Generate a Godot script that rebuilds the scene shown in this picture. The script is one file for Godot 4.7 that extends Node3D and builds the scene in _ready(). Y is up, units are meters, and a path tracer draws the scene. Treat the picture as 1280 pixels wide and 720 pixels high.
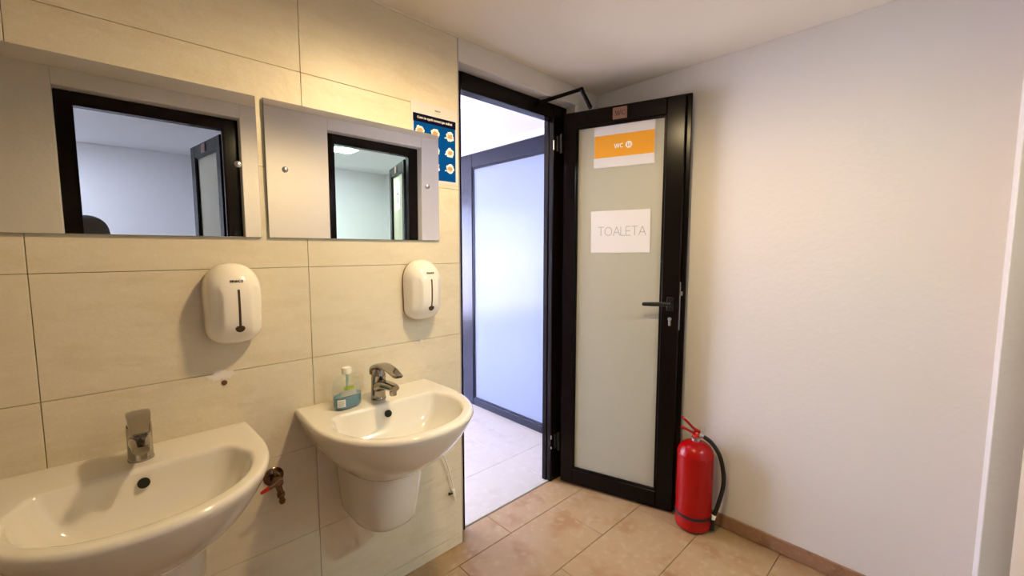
extends Node3D
# A small washroom: tiled wall with two basins, frosted glass door open to a corridor, white wall, two cubicles behind the camera.
# Axes: x along the tiled wall, y up, z out of the tiled wall into the room.

const CEIL := 2.145
const BACK := 1.531          # face of the wall opposite the basins
const RIGHT := 2.004         # face of the white wall
const CORR := 2.10           # corridor ceiling
var M := {}
var taken := {}

# ------------------------------------------------------------------ nodes
func numbered(called: String, parent: Node) -> String:
	var key := str(parent.get_instance_id()) + called
	var n: int = taken.get(key, 0)
	taken[key] = n + 1
	return called if n == 0 else "%s_%03d" % [called, n]

func tag(o: Node, label: String, category := "", group := "", kind := "") -> Node:
	o.set_meta("label", label)
	if category != "": o.set_meta("category", category)
	if group != "": o.set_meta("group", group)
	if kind != "": o.set_meta("kind", kind)
	return o

func thing(called: String, at := Vector3.ZERO, turn := 0.0) -> Node3D:
	var o := Node3D.new()
	o.name = numbered(called, self)
	o.position = at
	o.rotation.y = turn
	add_child(o, true)
	return o

func put(called: String, mesh: Mesh, material: Material, parent: Node = self) -> MeshInstance3D:
	var o := MeshInstance3D.new()
	o.name = numbered(called, parent)
	o.mesh = mesh
	o.material_override = material
	o.cast_shadow = GeometryInstance3D.SHADOW_CASTING_SETTING_ON
	parent.add_child(o, true)
	return o

func part(called: String, tris: PackedVector3Array, material: Material, parent: Node = self, angle := 38.0) -> MeshInstance3D:
	return put(called, commit(tris, angle), material, parent)

# ------------------------------------------------------------------ geometry: lists of triangles, counter-clockwise seen from outside
func commit(t: PackedVector3Array, angle := 38.0) -> ArrayMesh:
	var n := t.size()
	var face := PackedVector3Array(); face.resize(n / 3)
	var at := {}
	var keys: Array[Vector3i] = []; keys.resize(n)
	for f in n / 3:
		face[f] = (t[3 * f + 1] - t[3 * f]).cross(t[3 * f + 2] - t[3 * f])
		for k in 3:
			var p := t[3 * f + k] * 50000.0
			var key := Vector3i(roundi(p.x), roundi(p.y), roundi(p.z))
			keys[3 * f + k] = key
			if at.has(key): at[key].append(f)
			else: at[key] = [f]
	var least := cos(deg_to_rad(angle))
	var vs := PackedVector3Array(); vs.resize(n)
	var ns := PackedVector3Array(); ns.resize(n)
	for f in n / 3:
		var mine := face[f].normalized()
		for k in 3:
			var sum := Vector3.ZERO
			for g in at[keys[3 * f + k]]:
				if face[g].normalized().dot(mine) >= least: sum += face[g]
			var to: int = 3 * f + [0, 2, 1][k]
			vs[to] = t[3 * f + k]
			ns[to] = sum.normalized() if sum.length_squared() > 0.0 else Vector3.UP
	var arrays := []; arrays.resize(Mesh.ARRAY_MAX)
	arrays[Mesh.ARRAY_VERTEX] = vs
	arrays[Mesh.ARRAY_NORMAL] = ns
	var m := ArrayMesh.new()
	m.add_surface_from_arrays(Mesh.PRIMITIVE_TRIANGLES, arrays)
	return m

func tf(t: PackedVector3Array, x: Transform3D) -> PackedVector3Array:
	var out := PackedVector3Array(); out.resize(t.size())
	for k in t.size(): out[k] = x * t[k]
	return flipped(out) if x.basis.determinant() < 0.0 else out

func moved(t: PackedVector3Array, by: Vector3) -> PackedVector3Array:
	return tf(t, Transform3D(Basis(), by))

func flipped(t: PackedVector3Array) -> PackedVector3Array:
	var out := t.duplicate()
	for f in t.size() / 3:
		out[3 * f + 1] = t[3 * f + 2]
		out[3 * f + 2] = t[3 * f + 1]
	return out

func outward(t: PackedVector3Array) -> PackedVector3Array:
	var v := 0.0
	var c := t[0]
	for f in t.size() / 3: v += (t[3 * f] - c).dot((t[3 * f + 1] - c).cross(t[3 * f + 2] - c))
	return t if v >= 0.0 else flipped(t)

func join(lists: Array) -> PackedVector3Array:
	var out := PackedVector3Array()
	for l in lists: out.append_array(l)
	return out

func cbox(c: Vector3, s: Vector3, ch := 0.002) -> PackedVector3Array:   # box with chamfered edges
	var h := s / 2.0
	ch = minf(ch, minf(h.x, minf(h.y, h.z)) * 0.6)
	var out := PackedVector3Array()
	var v := func(sx: int, sy: int, sz: int, axis: int) -> Vector3:
		var p := h - Vector3.ONE * ch
		p[axis] = h[axis]
		return c + p * Vector3(sx, sy, sz)
	var tri := func(a: Vector3, b: Vector3, d: Vector3):
		if (b - a).cross(d - a).dot((a + b + d) / 3.0 - c) < 0.0:
			var e := b; b = d; d = e
		out.append(a); out.append(b); out.append(d)
	for axis in 3:
		for s1 in [-1, 1]:
			var q: Array = []
			for uv in [[-1, -1], [1, -1], [1, 1], [-1, 1]]:
				var sg := [0, 0, 0]
				sg[axis] = s1; sg[(axis + 1) % 3] = uv[0]; sg[(axis + 2) % 3] = uv[1]
				q.append(v.call(sg[0], sg[1], sg[2], axis))
			tri.call(q[0], q[1], q[2]); tri.call(q[0], q[2], q[3])
			for s2 in [-1, 1]:                                   # edge between axis and axis+1
				var e: Array = []
				for s3 in [-1, 1]:
					var sg := [0, 0, 0]
					sg[axis] = s1; sg[(axis + 1) % 3] = s2; sg[(axis + 2) % 3] = s3
					e.append(v.call(sg[0], sg[1], sg[2], axis)); e.append(v.call(sg[0], sg[1], sg[2], (axis + 1) % 3))
				tri.call(e[0], e[1], e[3]); tri.call(e[0], e[3], e[2])
	for sx in [-1, 1]:
		for sy in [-1, 1]:
			for sz in [-1, 1]: tri.call(v.call(sx, sy, sz, 0), v.call(sx, sy, sz, 1), v.call(sx, sy, sz, 2))
	return out

func box(a: Vector3, b: Vector3, ch := 0.001) -> PackedVector3Array:     # from corner to corner
	return cbox((a + b) / 2.0, (b - a).abs(), ch)

func loft(loops: Array, closed := false, caps := true) -> PackedVector3Array:
	var out := PackedVector3Array()
	var n: int = loops[0].size()
	var rows: int = loops.size() if closed else loops.size() - 1
	for r in rows:
		var a: PackedVector3Array = loops[r]
		var b: PackedVector3Array = loops[(r + 1) % loops.size()]
		for k in n:
			var l := (k + 1) % n
			out.append_array(PackedVector3Array([a[k], a[l], b[l], a[k], b[l], b[k]]))
	if caps and not closed:
		for e in 2:
			var q: PackedVector3Array = loops[0] if e == 0 else loops[-1]
			var mid := Vector3.ZERO
			for p in q: mid += p / n
			for k in n:
				var l := (k + 1) % n
				out.append_array(PackedVector3Array([mid, q[l], q[k]] if e == 0 else [mid, q[k], q[l]]))
	return outward(out)

func ring(c: Vector3, r: float, n := 32, rz := -1.0) -> PackedVector3Array:  # horizontal circle or ellipse
	var out := PackedVector3Array()
	for k in n:
		var a := TAU * k / n
		out.append(c + Vector3(cos(a) * r, 0, sin(a) * (r if rz < 0 else rz)))
	return out

func lathe(profile: Array, n := 32, squash := 1.0) -> PackedVector3Array:     # [radius, y] pairs
	var loops := []
	for p in profile: loops.append(ring(Vector3(0, p[1], 0), maxf(p[0], 0.00002), n, maxf(p[0], 0.00002) * squash))
	return loft(loops)

func rod(a: Vector3, b: Vector3, ra: float, rb := -1.0, n := 16) -> PackedVector3Array:
	var y := (b - a).normalized()
	var x := y.cross(Vector3(0.31, 0.2, 0.93)).normalized()
	var l := a.distance_to(b)
	rb = ra if rb < 0 else rb
	var e := minf(minf(ra, rb) * 0.25, l * 0.2)
	return tf(lathe([[ra - e, 0], [ra, e], [rb, l - e], [rb - e, l]], n), Transform3D(Basis(x, y, x.cross(y)), a))

func sweep(path: Array, sizes: Array, up := Vector3.UP, n := 20, power := 2.0) -> PackedVector3Array:   # sizes: [half width, half height] per point
	var loops := []
	for k in path.size():
		var d: Vector3 = (path[mini(k + 1, path.size() - 1)] - path[maxi(k - 1, 0)]).normalized()
		var side := d.cross(up).normalized()
		var top := side.cross(d).normalized()
		var loop := PackedVector3Array()
		for j in n:
			var a := TAU * j / n
			var cx := signf(cos(a)) * pow(absf(cos(a)), 2.0 / power)
			var cy := signf(sin(a)) * pow(absf(sin(a)), 2.0 / power)
			loop.append(path[k] + side * cx * sizes[k][0] + top * cy * sizes[k][1])
		loops.append(loop)
	return loft(loops)

func smooth_path(pts: Array, steps: int) -> Array:
	var out := []
	for k in pts.size() - 1:
		var a: Vector3 = pts[maxi(k - 1, 0)]
		var d: Vector3 = pts[mini(k + 2, pts.size() - 1)]
		for j in steps: out.append(pts[k].cubic_interpolate(pts[k + 1], a, d, float(j) / steps))
	out.append(pts[-1])
	return out

func tube(pts: Array, r: float, steps := 8, n := 12) -> PackedVector3Array:
	var path := smooth_path(pts, steps)
	var sizes := []
	for p in path: sizes.append([r, r])
	var up := Vector3(0.3, 0.2, 0.9)
	return sweep(path, sizes, up, n)

func prism(poly: PackedVector2Array, z0: float, z1: float) -> PackedVector3Array:
	var out := PackedVector3Array()
	var ids := Geometry2D.triangulate_polygon(poly)
	for k in ids.size() / 3:
		var a := poly[ids[3 * k]]; var b := poly[ids[3 * k + 1]]; var c := poly[ids[3 * k + 2]]
		if (b - a).cross(c - a) < 0.0:
			var e := b; b = c; c = e
		out.append_array(PackedVector3Array([Vector3(a.x, a.y, z1), Vector3(b.x, b.y, z1), Vector3(c.x, c.y, z1), Vector3(a.x, a.y, z0), Vector3(c.x, c.y, z0), Vector3(b.x, b.y, z0)]))
	var ccw := not Geometry2D.is_polygon_clockwise(poly)
	for k in poly.size():
		var a := poly[k]; var b := poly[(k + 1) % poly.size()]
		var q := PackedVector3Array([Vector3(a.x, a.y, z0), Vector3(b.x, b.y, z0), Vector3(b.x, b.y, z1), Vector3(a.x, a.y, z0), Vector3(b.x, b.y, z1), Vector3(a.x, a.y, z1)])
		out.append_array(q)
	return outward(out) if ccw else outward(out)

func disc2(c: Vector2, rx: float, ry: float, n := 24) -> PackedVector2Array:
	var out := PackedVector2Array()
	for k in n: out.append(c + Vector2(cos(TAU * k / n) * rx, sin(TAU * k / n) * ry))
	return out

func lettering(called: String, words: String, bold: bool, serif: bool, width: float, material: Material, parent: Node, at: Vector3, depth := 0.0006) -> MeshInstance3D:
	var f := SystemFont.new()
	f.font_names = PackedStringArray(["Droid Serif" if serif else "Droid Sans"])
	f.font_weight = 700 if bold else 400
	var t := TextMesh.new()
	t.text = words; t.font = f; t.font_size = 48; t.pixel_size = 0.001; t.depth = 0.01; t.curve_step = 2.0
	var b := t.get_aabb()
	var o := put(called, t, material, parent)
	var k := width / maxf(b.size.x, 0.0001)
	o.scale = Vector3(k, k, depth / 0.01)
	o.position = at - Vector3((b.position.x + b.size.x / 2) * k, (b.position.y + b.size.y / 2) * k, -depth / 2)
	return o

# ------------------------------------------------------------------ materials
func noise(seed_: int, freq: float, octaves := 4) -> FastNoiseLite:
	var f := FastNoiseLite.new()
	f.seed = seed_; f.frequency = freq; f.fractal_octaves = octaves
	f.noise_type = FastNoiseLite.TYPE_SIMPLEX_SMOOTH
	return f

func sheet(size: int, pick: Callable) -> ImageTexture:
	var im := Image.create(size, size, false, Image.FORMAT_RGB8)
	for y in size:
		for x in size: im.set_pixel(x, y, pick.call(x, y))
	return ImageTexture.create_from_image(im)

func bumps(seed_: int, size: int, freq: float, strength: float) -> ImageTexture:
	var im := noise(seed_, freq, 5).get_seamless_image(size, size)
	im.convert(Image.FORMAT_RGBA8)
	im.bump_map_to_normal_map(strength)
	return ImageTexture.create_from_image(im)

func mat(called: String, c: Color, rough := 0.5, metal := 0.0) -> StandardMaterial3D:
	var m := StandardMaterial3D.new()
	m.resource_name = called
	m.albedo_color = c; m.roughness = rough; m.metallic = metal
	M[called] = m
	return m

func tri_map(m: StandardMaterial3D, metres: float) -> void:
	m.uv1_triplanar = true; m.uv1_world_triplanar = true
	m.uv1_scale = Vector3.ONE / metres

func stone(called: String, base: Color, tint: Color, pale: Color, seed_: int, stretch: float, metres: float, rough: float) -> void:
	var big := noise(seed_, 0.008, 3); var fine := noise(seed_ + 1, 0.03, 4); var grit := noise(seed_ + 2, 0.22, 2)
	var size := 512
	var at := func(f: FastNoiseLite, x: float, y: float) -> float:            # wraps round
		var u := x / size; var v := y / size
		var a := f.get_noise_2d(x, y * stretch); var b := f.get_noise_2d(x - size, y * stretch)
		var c := f.get_noise_2d(x, (y - size) * stretch); var d := f.get_noise_2d(x - size, (y - size) * stretch)
		return lerpf(lerpf(a, b, u), lerpf(c, d, u), v)
	var m := mat(called, Color.WHITE, rough)
	m.albedo_texture = sheet(size, func(x: int, y: int) -> Color:
		var g: float = clampf(0.5 + 0.9 * at.call(big, x, y), 0, 1)
		var h: float = clampf(0.5 + 0.9 * at.call(fine, x, y), 0, 1)
		var k: float = at.call(grit, x, y)
		var c := base.lerp(tint, smoothstep(0.45, 0.9, g) * 0.8).lerp(pale, smoothstep(0.5, 0.95, h) * 0.6)
		return c * (1.0 + 0.035 * k))
	m.normal_enabled = true; m.normal_texture = bumps(seed_ + 5, 512, 0.03, 2.0); m.normal_scale = 0.25
	tri_map(m, metres)

func make_materials() -> void:
	stone("wall_tile", Color8(228, 217, 192), Color8(222, 209, 181), Color8(232, 223, 202), 11, 3.0, 0.9, 0.42)
	stone("floor_tile", Color8(166, 136, 98), Color8(150, 112, 72), Color8(176, 154, 124), 31, 1.0, 0.8, 0.38)
	stone("pale_tile", Color8(190, 182, 171), Color8(182, 172, 160), Color8(198, 192, 183), 51, 1.0, 1.0, 0.35)
	stone("skirting_tile", Color8(150, 112, 82), Color8(128, 92, 66), Color8(164, 130, 104), 71, 1.0, 0.5, 0.45)
	mat("grout", Color8(146, 118, 82), 0.9)
	mat("floor_grout", Color8(104, 76, 48), 0.9)
	mat("pale_grout", Color8(170, 160, 150), 0.9)
	var p := mat("plaster", Color8(221, 215, 208), 0.62)
	p.normal_enabled = true; p.normal_texture = bumps(91, 512, 0.05, 3.0); p.normal_scale = 0.12
	tri_map(p, 0.7)
	var c := mat("ceiling_paint", Color8(240, 231, 216), 0.8)
	c.normal_enabled = true; c.normal_texture = p.normal_texture; c.normal_scale = 0.12
	tri_map(c, 0.7)
	mat("cool_plaster", Color8(234, 232, 234), 0.75)
	mat("ceramic", Color8(238, 233, 222), 0.12).clearcoat_enabled = true
	M.ceramic.clearcoat = 0.6; M.ceramic.clearcoat_roughness = 0.05
	mat("chrome", Color8(164, 158, 152), 0.08, 1.0)
	mat("old_brass", Color8(122, 98, 78), 0.2, 1.0)
	mat("steel", Color8(190, 190, 192), 0.3, 1.0)
	mat("hole_shade", Color8(14, 12, 11), 0.7)  # black standing in for the shade inside the overflow
	mat("black_frame", Color8(15, 9, 8), 0.21).metallic_specular = 0.28
	mat("blue_frame", Color8(30, 34, 52), 0.22, 0.4)
	mat("dark_slot", Color8(70, 52, 42), 0.35)
	mat("pale_tube", Color8(150, 190, 196), 0.4)
	mat("black_plastic", Color8(16, 15, 15), 0.42)
	mat("rubber", Color8(20, 20, 21), 0.6)
	mat("mirror", Color8(240, 243, 241), 0.0, 1.0)
	mat("mirror_edge", Color8(150, 165, 155), 0.25)
	mat("white_plastic", Color8(246, 241, 230), 0.14).clearcoat_enabled = true
	M.white_plastic.clearcoat = 0.5
	mat("paper", Color8(220, 216, 213), 0.8)
	mat("orange_print", Color8(230, 158, 22), 0.65)
	mat("white_print", Color8(246, 244, 240), 0.7)
	mat("grey_print", Color8(166, 164, 166), 0.7)
	mat("ink", Color8(24, 24, 34), 0.7)
	mat("navy_print", Color8(14, 14, 44), 0.8).metallic_specular = 0.15
	mat("blue_print", Color8(0, 72, 146), 0.8).metallic_specular = 0.15
	mat("skin_print", Color8(226, 150, 96), 0.6)
	mat("plaque", Color8(128, 92, 74), 0.4)
	mat("red_paint", Color8(158, 4, 5), 0.26).metallic_specular = 0.4
	mat("red_plastic", Color8(196, 40, 24), 0.4)
	mat("filler", Color8(236, 230, 224), 0.85)
	mat("brown_plug", Color8(96, 58, 34), 0.7)
	var g := mat("frosted_glass", Color8(200, 197, 178), 0.4)
	g.backlight_enabled = true; g.backlight = Color(0.80, 0.78, 0.70)
	var g2 := mat("frosted_partition", Color8(140, 150, 170), 0.14)
	g2.metallic_specular = 0.28
	g2.backlight_enabled = true; g2.backlight = Color(0.60, 0.62, 0.64)
	var clear := mat("clear_plastic", Color(0.85, 0.92, 0.80, 0.13), 0.08)
	clear.transparency = BaseMaterial3D.TRANSPARENCY_ALPHA
	mat("blue_soap", Color8(4, 112, 156), 0.12)
	mat("green_label", Color8(150, 172, 44), 0.5)
	mat("grey_label", Color8(172, 178, 168), 0.5)
	var pane := mat("window_pane", Color(0.95, 0.97, 1.0, 0.06), 0.02)
	pane.transparency = BaseMaterial3D.TRANSPARENCY_ALPHA
	mat("jacket", Color8(44, 42, 48), 0.8)
	mat("trousers", Color8(34, 36, 46), 0.85)
	mat("shoe", Color8(28, 24, 22), 0.5)
	mat("skin", Color8(208, 160, 130), 0.5)
	mat("hair", Color8(38, 28, 22), 0.6)
	mat("eye", Color8(236, 232, 226), 0.2)
	mat("iris", Color8(52, 36, 26), 0.2)
	mat("lip", Color8(176, 108, 96), 0.5)

func glow(called: String, c: Color, energy: float) -> StandardMaterial3D:
	var m := mat(called, Color8(240, 240, 240), 0.5)
	m.emission_enabled = true; m.emission = c; m.emission_energy_multiplier = energy
	return m

# ------------------------------------------------------------------ lamps
func downlight(at: Vector3, r: float, c: Color, energy: float, glow_energy: float, angle: float, label: String) -> void:
	var o := thing("ceiling_lamp", at)
	tag(o, label, "lamp")
	part("lamp_rim", loft([ring(Vector3(0, 0, 0), r + 0.016, 40), ring(Vector3(0, -0.006, 0), r + 0.014, 40), ring(Vector3(0, -0.008, 0), r + 0.004, 40), ring(Vector3(0, -0.004, 0), r, 40), ring(Vector3(0, 0.0, 0), r, 40)], true), M.white_plastic, o)
	part("lamp_diffuser", loft([ring(Vector3(0, -0.001, 0), r, 40), ring(Vector3(0, -0.005, 0), r - 0.002, 40)]), glow("lamp_glow_" + str(o.get_index()), c, glow_energy), o)
	var l: Light3D
	if angle > 0.0:
		var sp := SpotLight3D.new()
		sp.spot_angle = angle; sp.spot_angle_attenuation = 0.55
		sp.spot_range = 12.0; sp.spot_attenuation = 2.0
		sp.light_size = r
		l = sp
	else:
		var ar := AreaLight3D.new()
		ar.area_size = Vector2(r, r) * 1.77
		ar.area_range = 12.0
		l = ar
	l.name = "lamp_light"
	l.light_color = c; l.light_energy = energy
	l.rotation.x = -PI / 2
	l.position.y = -0.012
	l.shadow_enabled = true
	o.add_child(l, true)

# ------------------------------------------------------------------ main
func _ready() -> void:
	# camera
	var cam := Camera3D.new()
	cam.name = "camera"
	cam.transform = Transform3D(Basis(Vector3(0.728067, 0, 0.685506), Vector3(0.060780, 0.996062, -0.064554), Vector3(-0.682806, 0.088665, 0.725200)).orthonormalized(), Vector3(0, 1.293, 1.44))
	cam.fov = rad_to_deg(2.0 * atan(360.0 / 528.0))
	cam.near = 0.02
	add_child(cam, true)
	cam.current = true
	# sky and exposure
	var env := Environment.new()
	env.background_mode = Environment.BG_SKY
	var sm := ProceduralSkyMaterial.new()
	sm.sky_top_color = Color(0.68, 0.74, 0.98); sm.sky_horizon_color = Color(0.90, 0.92, 1.0)
	sm.ground_bottom_color = Color(0.61, 0.60, 0.66); sm.ground_horizon_color = Color(0.79, 0.79, 0.87)
	sm.sky_energy_multiplier = 3.8; sm.ground_energy_multiplier = 6.0  # unseen ground outside, set bright to light the corridor ceiling
	env.sky = Sky.new(); env.sky.sky_material = sm
	env.tonemap_mode = Environment.TONE_MAPPER_LINEAR
	env.tonemap_exposure = 1.03
	env.sdfgi_enabled = true; env.ssao_enabled = true; env.ssil_enabled = true
	var we := WorldEnvironment.new()
	we.name = "world_environment"; we.environment = env
	add_child(we, true)
	make_materials()
	# lamps
	downlight(Vector3(0.83, CEIL, 0.74), 0.06, Color(1.0, 0.88, 0.67), 1.95, 14.0, 88.0, "warm round ceiling downlight above the basins")
	downlight(Vector3(1.53, CEIL, 2.39), 0.11, Color(0.90, 1.0, 0.97), 2.2, 9.0, 0.0, "round white ceiling lamp in the cubicle with the pale green light")
	downlight(Vector3(-0.55, CEIL, 2.60), 0.11, Color(0.86, 0.90, 1.0), 1.8, 9.0, 0.0, "unseen ceiling lamp, placed to light the cubicle where the person stands")  # out of view behind the person, lights the cubicle walls
	downlight(Vector3(1.58, CORR, -0.31), 0.035, Color(0.90, 0.92, 1.0), 0.3, 12.0, 80.0, "unseen corridor downlight just beyond the open door, placed to light the doorway")  # out of view behind the door head, lights the doorway
	downlight(Vector3(0.30, CORR, -3.07), 0.05, Color(0.94, 0.92, 1.0), 4.0, 12.0, 80.0, "far corridor downlight nearer the glass partition")
	downlight(Vector3(-0.24, CORR, -3.06), 0.05, Color(0.94, 0.92, 1.0), 4.0, 12.0, 80.0, "far corridor downlight farther from the glass partition")

	shell()
	corridor()
	entrance_door()
	cubicle_doors()
	# objects
	for c in [["white D-shaped washbasin nearest the viewer, under the wide mirror cut by the picture edge", 0.02], ["white D-shaped washbasin with semi pedestal beside the open door", 0.637]]: basin(c[0], c[1])
	tap("single lever chrome tap seen end-on, on the nearer basin", 0.02)
	tap("single lever chrome tap beside the blue soap bottle", 0.637)
	mirrors()
	dispenser("white wall soap dispenser with grey slot above the nearer basin", 0.24)
	dispenser("white wall soap dispenser with grey slot closest to the doorway", 0.855)
	poster()
	door_papers()
	extinguisher()
	soap_bottle()
	valve()
	cable()
	person()

# ------------------------------------------------------------------ the room
func structure(called: String, tris: PackedVector3Array, m: Material, label: String, category: String) -> MeshInstance3D:
	var o := part(called, tris, m)
	tag(o, label, category, "", "structure")
	return o

func shell() -> void:
	# tiled wall
	var w := structure("wall_left", box(Vector3(-1.32, 0, -0.12), Vector3(1.055, CEIL, -0.009)), M.grout, "cream tiled wall behind the two basins", "wall")
	var xs := [-1.343, -0.743, -0.143, 0.456, 1.055]
	var ys := [0.0, 0.048, 0.348, 0.645, 0.942, 1.240, 1.541, 1.842, CEIL]
	for i in 4:
		for j in 8:
			var a := Vector3(maxf(xs[i], -1.2) + 0.0007, ys[j] + 0.0007, -0.012); var b := Vector3(xs[i + 1] - 0.0007, ys[j + 1] - (0.0022 if j == 0 else 0.0007), 0.0)
			part("tile", box(a, b, 0.0007), M.wall_tile, w)
	part("edge_trim", box(Vector3(1.0535, 0.0, -0.12), Vector3(1.0585, CEIL - 0.002, 0.002), 0.001), M.steel, w)
	part("ceiling_bead", box(Vector3(-1.2, CEIL - 0.006, 0), Vector3(1.056, CEIL, 0.008), 0.002), M.ceiling_paint, w)
	# smears of white filler left on the joints, and a wall plug
	var smear := func(c: Vector2, rx: float, ry: float, s: int):
		var q := PackedVector2Array()
		var f := noise(s, 0.9, 2)
		for k in 28:
			var a := TAU * k / 28
			q.append(c + Vector2(cos(a) * rx, sin(a) * ry) * (1.0 + 0.55 * f.get_noise_2d(cos(a) * 2, sin(a) * 2)))
		part("filler_smear", prism(q, -0.002, 0.0015), M.filler, w)
	smear.call(Vector2(0.205, 0.936), 0.030, 0.014, 3)
	smear.call(Vector2(0.865, 0.938), 0.010, 0.005, 8)
	smear.call(Vector2(0.845, 0.934), 0.007, 0.004, 9)
	part("wall_plug", moved(tf(lathe([[0.007, 0], [0.007, 0.003], [0.003, 0.004]], 14), Transform3D(Basis(Vector3.RIGHT, PI / 2), Vector3.ZERO)), Vector3(0.212, 0.912, 0)), M.brown_plug, w)
	# wall over and beside the door, in the plane of the tiles
	structure("wall_front", join([box(Vector3(1.059, 2.052, -0.12), Vector3(RIGHT + 0.02, CEIL, 0)), box(Vector3(1.815, 0, -0.12), Vector3(RIGHT + 0.02, 2.0525, 0))]), M.plaster, "white plastered lintel and pier around the open door", "wall")
	structure("wall_right", box(Vector3(RIGHT, 0, -0.12), Vector3(RIGHT + 0.12, CEIL, BACK + 0.12)), M.plaster, "plain white plastered wall beside the fire extinguisher", "wall")
	structure("baseboard_right", box(Vector3(RIGHT - 0.009, 0.003, 0.0), Vector3(RIGHT, 0.066, BACK), 0.002), M.skirting_tile, "brown tile skirting along the white wall", "skirting")
	structure("wall_end", box(Vector3(-1.32, 0, 0), Vector3(-1.2, CEIL, BACK + 0.12)), M.plaster, "white plastered end wall beyond the nearer basin", "wall")
	# opposite wall with two cubicle openings
	var back := []
	var za := BACK; var zb := BACK + 0.12
	var cuts := [-1.32, -0.165, 0.587, 1.085, 1.80, RIGHT + 0.06]
	for i in [0, 2, 4]: back.append(box(Vector3(cuts[i], 0, za), Vector3(cuts[i + 1], CEIL, zb), 0.002))
	for i in [1, 3]: back.append(box(Vector3(cuts[i], 2.065, za), Vector3(cuts[i + 1], CEIL, zb), 0.003))
	structure("wall_back", join(back), M.plaster, "cream wall with two cubicle openings, seen in the mirrors", "wall")
	# floor
	var fl := structure("floor", box(Vector3(-1.32, -0.12, -0.075), Vector3(RIGHT + 0.12, -0.004, BACK + 0.2)), M.floor_grout, "tan glazed floor tiles of the washroom in running bond", "floor")
	var step := 0.2955
	var z0 := 0.103 - step
	for r in 6:
		var z := z0 + step * r
		var off := 1.254 if r % 2 == 0 else 0.9585
		for k in range(-5, 4):
			var xa := off + 0.591 * k; var xb := xa + 0.591
			xa = maxf(xa, -1.2); xb = minf(xb, RIGHT)
			var zs := maxf(z, -0.07); var ze := minf(z + step, BACK)
			if xb - xa < 0.01: continue
			part("tile", box(Vector3(xa + 0.0013, -0.012, zs + 0.0013), Vector3(xb - 0.0013, 0.0, ze - 0.0013), 0.001), M.floor_tile, fl)
	structure("ceiling", box(Vector3(-1.32, CEIL, -0.12), Vector3(RIGHT + 0.12, CEIL + 0.12, BACK + 0.12)), M.ceiling_paint, "plain white washroom ceiling", "ceiling")
	# cubicles
	var z1 := BACK + 0.12; var z2 := 3.41
	structure("floor_cubicles", box(Vector3(-1.0, -0.12, z1 - 0.12), Vector3(2.57, 0.0, z2 + 0.12)), M.pale_tile, "pale floor of the two cubicles", "floor")
	structure("ceiling_cubicles", box(Vector3(-1.0, CEIL, z1), Vector3(2.57, CEIL + 0.12, z2 + 0.12)), M.cool_plaster, "white ceiling of the two cubicles", "ceiling")
	structure("wall_cubicle_back", box(Vector3(-1.0, 0, z2), Vector3(2.57, CEIL, z2 + 0.12)), M.cool_plaster, "white back wall of the two cubicles", "wall")
	structure("wall_cubicle_side", box(Vector3(-1.02, 0, z1), Vector3(-0.9, CEIL, z2)), M.cool_plaster, "white side wall of the cubicle where the person stands", "wall")
	structure("wall_cubicle_middle", box(Vector3(0.77, 0, z1), Vector3(0.87, CEIL, z2)), M.cool_plaster, "white wall between the two cubicles", "wall")
	structure("wall_cubicle_outer", join([box(Vector3(2.45, 0, z1), Vector3(2.57, CEIL, z2)), box(Vector3(RIGHT + 0.12, 0, z1 - 0.12), Vector3(2.57, CEIL, z1))]), M.cool_plaster, "white outer wall of the cubicle with the pale green light", "wall")

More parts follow.
